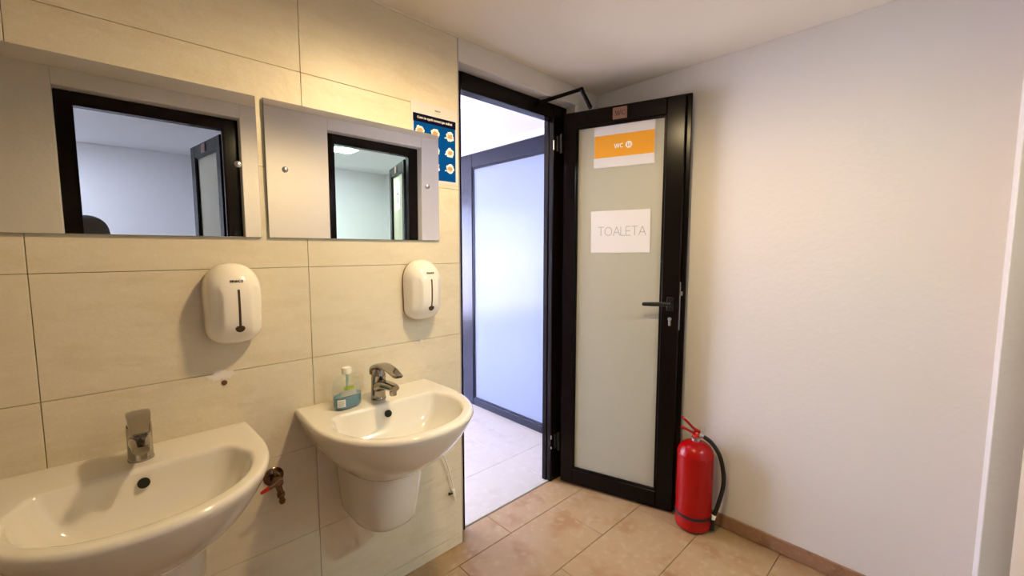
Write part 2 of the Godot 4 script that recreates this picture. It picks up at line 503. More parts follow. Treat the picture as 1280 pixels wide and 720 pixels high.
func corridor() -> void:
	var x0 := -2.2; var x1 := 4.0; var z0 := -3.6; var z1 := -0.12
	var fl := structure("floor_corridor", box(Vector3(x0 - 0.12, -0.12, z0 - 0.12), Vector3(x1 + 0.12, -0.004, -0.10)), M.pale_grout, "pale large-format floor tiles of the corridor beyond the door", "floor")
	for i in range(-7, 5):
		for j in range(0, 7):
			var xa := maxf(1.72 + 0.602 * i, x0); var xb := minf(1.72 + 0.602 * (i + 1), x1)
			var zb := minf(-0.416 + 0.62 - 0.62 * j, -0.10); var za := maxf(-0.416 - 0.62 * j, z0)
			if xb - xa < 0.02 or zb - za < 0.02: continue
			part("tile", box(Vector3(xa + 0.0007, -0.012, za + 0.0007), Vector3(xb - 0.0012, 0, zb - 0.0012), 0.001), M.pale_tile, fl)
	structure("trim_1", box(Vector3(1.06, -0.012, -0.10), Vector3(1.80, 0.003, -0.076), 0.002), M.pale_tile, "pale threshold strip under the open door", "threshold")
	structure("ceiling_corridor", box(Vector3(x0 - 0.12, CORR, z0 - 0.12), Vector3(x1 + 0.12, CORR + 0.12, z1)), M.cool_plaster, "white corridor ceiling beyond the door", "ceiling")
	structure("wall_far", join([box(Vector3(x0, 0, z0 - 0.12), Vector3(-1.4, CORR, z0)), box(Vector3(1.7, 0, z0 - 0.12), Vector3(x1, CORR, z0)), box(Vector3(-1.4, 0, z0 - 0.12), Vector3(1.7, 0.25, z0)), box(Vector3(-1.4, 2.0, z0 - 0.12), Vector3(1.7, CORR, z0))]), M.cool_plaster, "white far wall of the corridor around its unseen window", "wall")
	structure("wall_corridor", join([box(Vector3(x0, 0, z1 - 0.02), Vector3(1.055, CORR, z1)), box(Vector3(RIGHT + 0.12, 0, z1 - 0.02), Vector3(x1, CORR, z1))]), M.cool_plaster, "white corridor side of the washroom wall", "wall")
	structure("wall_corridor_end", box(Vector3(x0 - 0.12, 0, z0 - 0.12), Vector3(x0, CORR, z1)), M.cool_plaster, "white end wall of the corridor", "wall")
	var a := z0 + 0.3; var b := z1 - 0.5
	structure("wall_window", join([box(Vector3(x1, 0, z0 - 0.12), Vector3(x1 + 0.12, CORR, a)), box(Vector3(x1, 0, b), Vector3(x1 + 0.12, CORR, z1)), box(Vector3(x1, 0, a), Vector3(x1 + 0.12, 0.25, b)), box(Vector3(x1, 2.0, a), Vector3(x1 + 0.12, CORR, b))]), M.cool_plaster, "white wall around the unseen window of the room behind the glass partition", "wall")
	for k in 2:  # both windows out of view, placed to light the white wall and partition
		var o := thing("window_%d" % (k + 1), [Vector3(0.15, 0.25, z0 - 0.06), Vector3(x1 + 0.06, 0.25, (a + b) / 2)][k], [PI / 2, 0.0][k])
		tag(o, ["unseen window in the far corridor wall, placed to light the white wall", "unseen window in the room behind the glass partition, placed to light it from behind"][k], "window", "", "structure")
		var h := 1.75; var l: float = [3.1, b - a][k]
		for j in 3: part("mullion", cbox(Vector3(0, h / 2, (j - 1) * (l / 2 - 0.03)), Vector3(0.06, h, 0.06), 0.004), M.black_frame, o)
		for j in 2: part("rail", cbox(Vector3(0, 0.03 + j * (h - 0.06), 0), Vector3(0.055, 0.06, l), 0.004), M.black_frame, o)
		for j in 2: part("pane", cbox(Vector3(0, h / 2, (j - 0.5) * (l / 2 - 0.03)), Vector3(0.006, h - 0.12, l / 2 - 0.09), 0.001), M.window_pane, o)
	# frosted partition
	var g := thing("glass_partition", Vector3(2.13, 0, -0.76))
	tag(g, "frosted glass partition in a dark metal frame beyond the door", "partition", "", "structure")
	part("rail", box(Vector3(0.001, 0, -0.536), Vector3(0.05, 0.058, 0.561), 0.004), M.blue_frame, g)
	part("rail", box(Vector3(0.001, 1.95, -0.536), Vector3(0.05, 2.06, 0.561), 0.004), M.blue_frame, g)
	part("post", box(Vector3(0, 0, -0.72), Vector3(0.05, 2.06, -0.535), 0.004), M.blue_frame, g)
	part("post", box(Vector3(0, 0, 0.56), Vector3(0.05, 2.06, 0.64), 0.004), M.blue_frame, g)
	part("glass_pane", box(Vector3(0.018, 0.05, -0.54), Vector3(0.028, 1.955, 0.565), 0.001), M.frosted_partition, g)
	part("glazing_bead", join([box(Vector3(0.008, 0.058, -0.535), Vector3(0.02, 0.07, 0.56), 0.002), box(Vector3(0.008, 1.938, -0.535), Vector3(0.02, 1.95, 0.56), 0.002), box(Vector3(0.008, 0.058, -0.535), Vector3(0.02, 1.95, -0.523), 0.002)]), M.blue_frame, g)
	structure("wall_partition", join([box(Vector3(2.12, 2.06, z0), Vector3(2.19, CORR, z1)), box(Vector3(2.12, 0, z0), Vector3(2.19, 2.06, -1.485))]), M.cool_plaster, "white wall carrying on past the glass partition", "wall")

# ------------------------------------------------------------------ doors
func leaf_parts(o: Node3D, wide: float, high: float, glass: Material) -> void:      # local: x from the hinge, z towards the seen face
	var f: Material = M.black_frame
	var t := 0.058
	part("stile", box(Vector3(0, 0.012, -t), Vector3(0.070, high, 0), 0.004), f, o)
	part("stile", box(Vector3(wide - 0.082, 0.012, -t), Vector3(wide, high, 0), 0.004), f, o)
	part("rail", box(Vector3(0.069, high - 0.078, -t), Vector3(wide - 0.081, high, -0.0005), 0.004), f, o)
	part("rail", box(Vector3(0.069, 0.012, -t), Vector3(wide - 0.081, 0.096, -0.0005), 0.004), f, o)
	part("flange", join([box(Vector3(wide - 0.004, 0.004, -t + 0.002), Vector3(wide + 0.022, high + 0.012, -t + 0.022), 0.003), box(Vector3(0.01, high - 0.004, -t + 0.002), Vector3(wide + 0.022, high + 0.012, -t + 0.022), 0.003)]), f, o)
	part("glazing_bead", join([box(Vector3(0.068, 0.095, -0.016), Vector3(0.080, high - 0.077, -0.006), 0.003), box(Vector3(wide - 0.092, 0.095, -0.016), Vector3(wide - 0.080, high - 0.077, -0.006), 0.003), box(Vector3(0.068, high - 0.088, -0.016), Vector3(wide - 0.08, high - 0.076, -0.006), 0.003), box(Vector3(0.068, 0.095, -0.016), Vector3(wide - 0.08, 0.108, -0.006), 0.003)]), f, o)
	part("glass_pane", box(Vector3(0.064, 0.09, -0.034), Vector3(wide - 0.076, high - 0.07, -0.018), 0.001), glass, o)
	part("handle_plate", cbox(Vector3(wide - 0.040, 1.04, 0.003), Vector3(0.030, 0.065, 0.007), 0.003), M.black_plastic, o)
	part("handle", join([rod(Vector3(wide - 0.040, 1.043, 0.004), Vector3(wide - 0.040, 1.043, 0.046), 0.009), sweep([Vector3(wide - 0.032, 1.043, 0.046), Vector3(wide - 0.06, 1.043, 0.049), Vector3(wide - 0.11, 1.040, 0.048), Vector3(wide - 0.155, 1.038, 0.046), Vector3(wide - 0.16, 1.038, 0.046)], [[0.009, 0.009], [0.010, 0.008], [0.010, 0.007], [0.009, 0.006], [0.005, 0.003]], Vector3.BACK, 16, 2.6)]), M.black_plastic, o)
	part("lock_cylinder", join([rod(Vector3(wide - 0.040, 0.968, -0.001), Vector3(wide - 0.040, 0.968, 0.006), 0.0085), cbox(Vector3(wide - 0.040, 0.950, 0.002), Vector3(0.010, 0.03, 0.006), 0.002)]), M.steel, o)
	part("lock_plate", join([cbox(Vector3(wide + 0.0005, 1.03, -0.018), Vector3(0.003, 0.23, 0.016), 0.001), cbox(Vector3(wide + 0.005, 1.09, -0.018), Vector3(0.012, 0.02, 0.010), 0.002)]), M.steel, o)
	part("bottom_seal", box(Vector3(0.02, 0.001, -0.045), Vector3(wide - 0.01, 0.014, -0.02), 0.002), M.rubber, o)

func frame_parts(o: Node3D, x0: float, x1: float, z0: float, z1: float, top: float, pl: float, pr: float, ph: float) -> void:
	var f: Material = M.black_frame
	part("jamb", join([box(Vector3(x0, 0, z0), Vector3(x0 + pl, top, z1), 0.004), box(Vector3(x0 + pl - 0.002, 0, z0), Vector3(x0 + pl + 0.006, top - ph, z0 + (z1 - z0) * 0.5), 0.003)]), f, o)
	part("jamb", join([box(Vector3(x1 - pr, 0, z0), Vector3(x1, top, z1), 0.004), box(Vector3(x1 - pr - 0.006, 0, z0), Vector3(x1 - pr + 0.002, top - ph, z0 + (z1 - z0) * 0.5), 0.003)]), f, o)
	part("head", join([box(Vector3(x0 + pl - 0.001, top - ph, z0), Vector3(x1 - pr + 0.001, top, z1 - 0.0005), 0.004)]), f, o)

func entrance_door() -> void:
	var d := thing("door_1")
	tag(d, "black framed frosted glass door standing open beside the fire extinguisher", "door", "", "structure")
	frame_parts(d, 1.060, 1.814, -0.118, -0.058, 2.048, 0.055, 0.109, 0.074)
	var leaf := Node3D.new(); leaf.name = "door_leaf"
	d.add_child(leaf, true)
	leaf.position = Vector3(1.743, 0, -0.02)
	leaf.rotation.y = -atan2(0.95416, 0.2993)
	leaf_parts(leaf, 0.592, 1.996, M.frosted_glass)
	for y in [0.18, 1.80]:
		part("hinge", join([rod(Vector3(1.748, y, -0.040), Vector3(1.748, y + 0.10, -0.040), 0.009), cbox(Vector3(1.742, y + 0.05, -0.053), Vector3(0.03, 0.08, 0.01), 0.002)]), M.black_plastic, d)
	part("silver_fitting", join([cbox(Vector3(1.708, 1.84, -0.055), Vector3(0.010, 0.05, 0.006), 0.002), cbox(Vector3(1.706, 0.26, -0.055), Vector3(0.006, 0.02, 0.006), 0.001), cbox(Vector3(1.706, 0.20, -0.055), Vector3(0.006, 0.01, 0.006), 0.001)]), M.steel, d)  # small silver pieces beside the hinges
	# the restraining arm over the leaf
	var a := Vector3(1.600, 2.030, -0.045); var b := Vector3(1.712, 2.076, 0.116); var c := Vector3(1.79, 2.004, 0.115)
	part("closer_arm", join([sweep([a, b], [[0.011, 0.007], [0.011, 0.007]], Vector3.UP, 12, 4.0), sweep([b + Vector3(0, 0.0, 0), c], [[0.011, 0.007], [0.011, 0.007]], Vector3.FORWARD, 12, 4.0), rod(b - Vector3(0, 0.008, 0), b + Vector3(0, 0.008, 0), 0.010), rod(a - Vector3(0, 0, 0.014), a + Vector3(0, 0, 0.008), 0.010)]), M.black_frame, d)
	var q := part("plaque", cbox(Vector3(0.293, 1.957, 0.002), Vector3(0.070, 0.056, 0.004), 0.001), M.plaque, leaf)
	q.set_meta("label", "small brown plaque with dark WC letters")
	lettering("plaque_lettering", "WC", false, true, 0.050, M.ink, leaf, Vector3(0.293, 1.957, 0.0042))

func cubicle_doors() -> void:
	var set_ := [[-0.165, 0.587, "black framed door opening of the cubicle where the person stands"], [1.085, 1.80, "black framed door opening of the cubicle with the pale green light"]]
	for i in 2:
		var d := thing("door_%d" % (i + 2))
		tag(d, set_[i][2], "door", "", "structure")
		frame_parts(d, set_[i][0], set_[i][1], BACK + 0.06, BACK + 0.118, 2.063, 0.06, 0.075, 0.065)
		var leaf := Node3D.new(); leaf.name = "door_leaf"
		d.add_child(leaf, true)
		leaf.position = Vector3(set_[i][1] - 0.085, 0, BACK + 0.13)
		leaf.rotation.y = -PI / 2 - deg_to_rad(8.0 if i == 0 else -16.0)
		# hinge side at the frame, the leaf swung into the cubicle
		leaf_parts(leaf, 0.56, 1.985, M.frosted_glass)
		part("plaque", cbox(Vector3(0.29, 1.945, 0.002), Vector3(0.07, 0.056, 0.004), 0.001), M.plaque, leaf)
		if i == 1:
			part("paper_sign", cbox(Vector3(0.29, 1.73, -0.0165), Vector3(0.17, 0.24, 0.001), 0.0003), M.paper, leaf)
			var u := []
			for k in 13: u.append(Vector3(0.29 + 0.03 * cos(PI + PI * k / 12), 1.77 + 0.03 * sin(PI + PI * k / 12), -0.0155))
			u.push_front(Vector3(0.26, 1.84, -0.0155)); u.append(Vector3(0.32, 1.84, -0.0155))
			var sz := []
			for k in u.size(): sz.append([0.007, 0.0006])
			part("sign_print", join([sweep(u, sz, Vector3.BACK, 8, 4.0), cbox(Vector3(0.275, 1.69, -0.0157), Vector3(0.012, 0.05, 0.001), 0.0003), cbox(Vector3(0.305, 1.69, -0.0157), Vector3(0.012, 0.05, 0.001), 0.0003)]), M.ink, leaf)

# ------------------------------------------------------------------ basins
func polar(poly: PackedVector2Array, c: Vector2, angles: Array) -> PackedVector2Array:
	var out := PackedVector2Array()
	for a in angles:
		var e := c + Vector2(cos(a), sin(a)) * 2.0
		var hit := c
		for k in poly.size():
			var h = Geometry2D.segment_intersects_segment(c, e, poly[k], poly[(k + 1) % poly.size()])
			if h != null: hit = h
		out.append(hit)
	return out

func d_shape(back: float, half_back: float, half: float, shoulder: float, front: float, power: float, corner := 0.0) -> PackedVector2Array:
	var out := PackedVector2Array()
	if corner > 0.0:
		for k in 7:
			var a := PI + PI / 2 * k / 6
			out.append(Vector2(-half_back + corner + cos(a) * corner, back + corner + sin(a) * corner))
		for k in 7:
			var a := PI * 1.5 + PI / 2 * k / 6
			out.append(Vector2(half_back - corner + cos(a) * corner, back + corner + sin(a) * corner))
	else:
		out.append(Vector2(-half_back, back)); out.append(Vector2(half_back, back))
	for k in 61:
		var a := PI * k / 60
		var c := cos(a); var s := sin(a)
		out.append(Vector2(signf(c) * pow(absf(c), 2.0 / power) * half, shoulder + pow(s, 2.0 / power) * (front - shoulder)))
	return out

func basin(label: String, x: float) -> void:
	var o := thing("washbasin", Vector3(x, 0, 0))
	tag(o, label, "washbasin", "matching white washbasins on the tiled wall")
	var c := Vector2(0, 0.24)
	var angles := []
	for k in 120: angles.append(TAU * k / 120)
	for p in [Vector2(-0.2425, 0.0), Vector2(0.2425, 0.0)]: angles.append(fposmod((p - c).angle(), TAU))
	angles.sort()
	var O := polar(d_shape(0.0, 0.2425, 0.250, 0.165, 0.465, 2.25), c, angles)
	var I := polar(d_shape(0.150, 0.185, 0.202, 0.225, 0.424, 2.2, 0.035), c, angles)
	var U := polar(d_shape(0.0, 0.124, 0.124, 0.10, 0.275, 2.4), c, angles)
	var at := func(a: PackedVector2Array, b: PackedVector2Array, t: float, inset: float, y: float) -> PackedVector3Array:
		var out := PackedVector3Array()
		for k in a.size():
			var p := a[k].lerp(b[k], t)
			p = c + (p - c) * (1.0 - inset / maxf((p - c).length(), 0.01))
			out.append(Vector3(p.x, y, maxf(p.y, 0.0)))
		return out
	var loops := [at.call(U, O, 0.0, 0.07, 0.60), at.call(U, O, 0.0, 0.0, 0.578)]
	for s in [[0.14, 0.592], [0.38, 0.625], [0.55, 0.650], [0.70, 0.678], [0.82, 0.708], [0.91, 0.735], [0.97, 0.757]]: loops.append(at.call(U, O, s[0], 0.0, s[1]))
	loops.append(at.call(O, O, 0.0, 0.0, 0.770))
	loops.append(at.call(O, O, 0.0, 0.0012, 0.7775))
	loops.append(at.call(O, O, 0.0, 0.0045, 0.7825))
	loops.append(at.call(O, O, 0.0, 0.0100, 0.785))
	loops.append(at.call(O, I, 0.55, 0.0, 0.7845))
	loops.append(at.call(I, I, 0.0, -0.010, 0.7838))
	loops.append(at.call(I, I, 0.0, -0.005, 0.7822))
	loops.append(at.call(I, I, 0.0, -0.001, 0.7785))
	loops.append(at.call(I, I, 0.0, 0.002, 0.772))
	for s in [[0.03, 0.755], [0.07, 0.733], [0.13, 0.711], [0.21, 0.692], [0.33, 0.675], [0.48, 0.662], [0.64, 0.653], [0.80, 0.647], [0.90, 0.644]]:
		var q := PackedVector3Array()
		var mid := Vector2(0, 0.262)
		for k in I.size():
			var p := I[k].lerp(mid, s[0])
			q.append(Vector3(p.x, s[1], p.y))
		loops.append(q)
	part("bowl", loft(loops), M.ceramic, o, 66)
	# semi pedestal
	var legs := []
	for s in [[0.0, 0.61, 0.122, 0.270], [0.0, 0.56, 0.120, 0.262], [0.0, 0.50, 0.115, 0.252], [0.0, 0.44, 0.109, 0.241], [0.0, 0.40, 0.104, 0.232], [0.004, 0.383, 0.102, 0.228], [0.014, 0.372, 0.100, 0.225], [0.035, 0.367, 0.098, 0.222]]:
		var q := PackedVector3Array()
		var poly := d_shape(0.0, s[2], s[2], 0.075, s[3], 2.5)
		for p in polar(poly, Vector2(0, 0.1), angles):
			var r: Vector2 = Vector2(0, 0.1) + (p - Vector2(0, 0.1)) * (1.0 - s[0] / 0.11)
			q.append(Vector3(r.x, s[1], r.y))
		legs.append(q)
	part("semi_pedestal", loft(legs), M.ceramic, o, 40)
	var face := Basis(Vector3.RIGHT, PI / 2 - 0.35)
	part("overflow_shade_disc", tf(lathe([[0.0118, -0.004], [0.0118, 0.0005], [0.010, 0.001]], 24), Transform3D(face, Vector3(0, 0.751, 0.1625))), M.hole_shade, o)  # solid disc; its dark colour stands in for shade in the opening
	part("drain", moved(lathe([[0.022, 0], [0.022, 0.003], [0.018, 0.0045], [0.012, 0.0035], [0.0, 0.0035]], 28), Vector3(0, 0.6435, 0.262)), M.chrome, o)

func tap(label: String, x: float) -> void:
	var o := thing("tap", Vector3(x, 0.7848, 0.092))
	tag(o, label, "tap", "matching chrome taps on the basins")
	part("base", lathe([[0.025, 0], [0.0255, 0.003], [0.0245, 0.006], [0.0235, 0.007]], 36), M.chrome, o)
	part("body", sweep([Vector3(0, 0.005, -0.002), Vector3(0, 0.03, -0.001), Vector3(0, 0.055, 0.002), Vector3(0, 0.075, 0.004), Vector3(0, 0.088, 0.006)], [[0.0245, 0.0245], [0.0240, 0.0235], [0.0240, 0.0235], [0.0245, 0.0245], [0.0235, 0.0235]], Vector3.BACK, 36), M.chrome, o)
	part("spout", sweep(smooth_path([Vector3(0, 0.040, 0.0), Vector3(0, 0.054, 0.03), Vector3(0, 0.062, 0.07), Vector3(0, 0.064, 0.108), Vector3(0, 0.063, 0.122)], 5), lerp_sizes([[0.0225, 0.020], [0.0215, 0.017], [0.0195, 0.0135], [0.0170, 0.0115], [0.0140, 0.009]], 5), Vector3.UP, 28, 2.6), M.chrome, o)
	part("aerator", moved(lathe([[0.0105, 0.0], [0.0115, 0.002], [0.0115, 0.014], [0.0110, 0.016]], 26), Vector3(0, 0.038, 0.107)), M.chrome, o)
	part("cartridge_cap", sweep([Vector3(0, 0.082, 0.005), Vector3(0, 0.100, 0.004), Vector3(0, 0.108, 0.003)], [[0.0215, 0.0215], [0.0205, 0.0205], [0.015, 0.015]], Vector3.BACK, 32), M.chrome, o)
	part("lever", sweep(smooth_path([Vector3(0, 0.082, -0.026), Vector3(0, 0.104, -0.016), Vector3(0, 0.118, 0.012), Vector3(0, 0.124, 0.050), Vector3(0, 0.120, 0.095), Vector3(0, 0.108, 0.142), Vector3(0, 0.106, 0.147)], 5), lerp_sizes([[0.018, 0.003], [0.0225, 0.006], [0.0235, 0.008], [0.0225, 0.0065], [0.0200, 0.005], [0.0165, 0.004], [0.010, 0.002]], 5), Vector3.UP, 28, 3.2), M.chrome, o)
	part("lift_rod", join([rod(Vector3(0, 0.0, -0.040), Vector3(0, 0.030, -0.040), 0.003), moved(lathe([[0.004, 0], [0.007, 0.004], [0.007, 0.012], [0.003, 0.016]], 18), Vector3(0, 0.028, -0.040))]), M.chrome, o)

func lerp_sizes(s: Array, steps: int) -> Array:
	var out := []
	for k in s.size() - 1:
		for j in steps: out.append([lerpf(s[k][0], s[k + 1][0], float(j) / steps), lerpf(s[k][1], s[k + 1][1], float(j) / steps)])
	out.append(s[-1])
	return out

# ------------------------------------------------------------------ on the tiled wall
func mirrors() -> void:
	var data := [["frameless mirror above the nearer basin, cut by the picture edge", -0.273, 0.327, 0.0], ["frameless mirror overlapping the blue hand washing poster", 0.345, 0.951, 0.45]]
	for d in data:
		var w: float = d[2] - d[1]
		var o := thing("mirror", Vector3((d[1] + d[2]) / 2, 1.331, 0.0))
		tag(o, d[0], "mirror", "frameless mirrors on the tiled wall")
		o.rotation_degrees.x = d[3]
		var z := 0.007
		part("mirror_glass", cbox(Vector3(0, 0.204, z), Vector3(w - 0.002, 0.406, 0.004), 0.0004), M.mirror, o)
		part("mirror_back", cbox(Vector3(0, 0.204, z - 0.0030), Vector3(w, 0.408, 0.0025), 0.0006), M.mirror_edge, o)
		for s in [-1, 1]:
			part("mirror_screw", tf(lathe([[0.009, 0], [0.0088, 0.0025], [0.006, 0.005], [0.0, 0.0058]], 22), Transform3D(Basis(Vector3.RIGHT, PI / 2), Vector3(s * (w / 2 - 0.052), 0.207, z + 0.0015))), M.steel, o)

func dispenser_outline(a: float) -> Vector2:      # straight sides, a full arch on top, a flatter curve below
	var d := Vector2(cos(a), sin(a))
	var lo := 0.0; var hi := 0.2
	for k in 18:
		var m := (lo + hi) / 2
		var p := d * m
		var inside := 0.0
		if p.y > 0.035: inside = pow(absf(p.x) / 0.0695, 2.15) + pow((p.y - 0.035) / 0.080, 2.15)
		elif p.y < -0.066: inside = pow(absf(p.x) / 0.0675, 2.4) + pow((-0.066 - p.y) / 0.049, 2.4)
		else: inside = pow(absf(p.x) / lerpf(0.0675, 0.0695, smoothstep(-0.066, 0.035, p.y)), 2.2)
		if inside < 1.0: lo = m
		else: hi = m
	return d * lo

func dispenser_z(x: float, y: float) -> float:
	var a := atan2(y, x)
	var o := dispenser_outline(a)
	var t := clampf(Vector2(x, y).length() / maxf(o.length(), 0.001), 0, 1)
	var z := 0.028 + 0.062 * pow(1.0 - pow(t, 3.4), 0.55)
	z += 0.006 * cos(clampf(y / 0.107, -1, 1) * PI / 2) - 0.003
	var g := smoothstep(0.036, 0.042, absf(x)) * (1.0 - smoothstep(0.052, 0.064, absf(x)))
	g *= smoothstep(-0.095, -0.06, y) * (1.0 - smoothstep(0.03, 0.055, y - 0.3 * (0.05 - absf(x))))
	return z - 0.006 * g

func dispenser(label: String, x: float) -> void:
	var o := thing("soap_dispenser", Vector3(x, 1.143, 0))
	tag(o, label, "soap dispenser", "matching white soap dispensers on the wall")
	var n := 96
	var plate := []
	for z in [0.0005, 0.010]:
		var q := PackedVector3Array()
		for k in n:
			var p := dispenser_outline(TAU * k / n) * 0.985
			q.append(Vector3(p.x, p.y, z))
		plate.append(q)
	part("back_plate", loft(plate), M.plaque, o)
	var loops := []
	var first := PackedVector3Array()
	for k in n:
		var p := dispenser_outline(TAU * k / n)
		first.append(Vector3(p.x, p.y, 0.010))
	loops.append(first)
	for t in [1.0, 0.995, 0.98, 0.955, 0.92, 0.88, 0.83, 0.77, 0.71, 0.65, 0.58, 0.5, 0.42, 0.33, 0.22, 0.1]:
		var q := PackedVector3Array()
		for k in n:
			var p: Vector2 = dispenser_outline(TAU * k / n) * t
			q.append(Vector3(p.x, p.y, dispenser_z(p.x, p.y)))
		loops.append(q)
	part("cover", loft(loops), M.white_plastic, o, 60)
	var strip := []
	for k in 21:
		var y := lerpf(0.043, -0.058, k / 20.0)
		var z := dispenser_z(0.004, y)
		strip.append(PackedVector3Array([Vector3(0.0012, y, z - 0.002), Vector3(0.0068, y, z - 0.002), Vector3(0.0068, y, z + 0.0006), Vector3(0.0012, y, z + 0.0006)]))
	part("level_slot", loft(strip), M.dark_slot, o)
	var q2 := PackedVector2Array()
	for k in 24:
		var a := TAU * k / 24
		q2.append(Vector2(0.004, -0.064) + Vector2(cos(a) * 0.0115, sin(a) * (0.012 if sin(a) < 0 else 0.007)))
	part("sight_window", tf(prism(q2, -0.004, 0.0012), Transform3D(Basis(), Vector3(0, 0.064, 0)).rotated(Vector3.RIGHT, atan2(dispenser_z(0.004, -0.055) - dispenser_z(0.004, -0.073), 0.018)).translated(Vector3(0, -0.064, dispenser_z(0.004, -0.064) + 0.0004))), M.dark_slot, o)
	var l := lettering("logo", "meco", true, false, 0.030, M.ink, o, Vector3(0.002, 0.066, 0.0))
	l.position.z = dispenser_z(0.0, 0.061) - 0.0005
	l.rotation.x = -0.34
	var b := lettering("small_print", "meco", false, false, 0.006, M.grey_print, o, Vector3(0.003, -0.086, 0.0))
	b.position.z = dispenser_z(0.003, -0.086) - 0.0005
	b.rotation.x = 0.5

func poster() -> void:
	var o := thing("poster", Vector3(0.943, 1.555, 0.0))
	tag(o, "blue and white hand washing poster partly behind the mirror", "poster")
	part("paper", cbox(Vector3(0, 0.1485, 0.0012), Vector3(0.210, 0.297, 0.0012), 0.0003), M.paper, o)
	part("blue_field", cbox(Vector3(0.0, 0.1265, 0.0021), Vector3(0.190, 0.226, 0.0004), 0.0001), M.blue_print, o)
	part("heading_band", cbox(Vector3(0.0, 0.238, 0.0026), Vector3(0.194, 0.030, 0.0006), 0.0001), M.navy_print, o)
	lettering("heading", "Cum te speli corect pe mâini", true, false, 0.158, M.white_print, o, Vector3(0.0, 0.238, 0.0029), 0.0004)
	lettering("logo", "meco", true, false, 0.024, M.ink, o, Vector3(0.012, 0.277, 0.0018), 0.0004)
	part("logo_line", cbox(Vector3(0.012, 0.268, 0.002), Vector3(0.030, 0.0014, 0.0004), 0.0001), M.grey_print, o)
	for r in 3:
		for c in 3:
			var at := Vector2(-0.068 + 0.068 * c, 0.191 - 0.0635 * r)
			var f := noise(100 + r * 3 + c, 0.8, 2)
			var w := PackedVector2Array(); var h := PackedVector2Array()
			for k in 30:
				var a := TAU * k / 30
				w.append(at + Vector2(cos(a), sin(a)) * 0.0185 * (1.0 + 0.3 * f.get_noise_2d(cos(a) * 2.2, sin(a) * 2.2)))
				h.append(at + Vector2(cos(a) * 0.012, sin(a) * 0.009) * (1.0 + 0.7 * f.get_noise_2d(cos(a) * 3 + 9, sin(a) * 3)))
			part("picture_bubble", prism(w, 0.0021, 0.0026), M.white_print, o)
			part("hands_drawing", prism(h, 0.0024, 0.0029), M.skin_print, o)
			part("step_dot", prism(disc2(at + Vector2(-0.022, -0.008), 0.0028, 0.0028, 12), 0.0021, 0.0026), M.white_print, o)

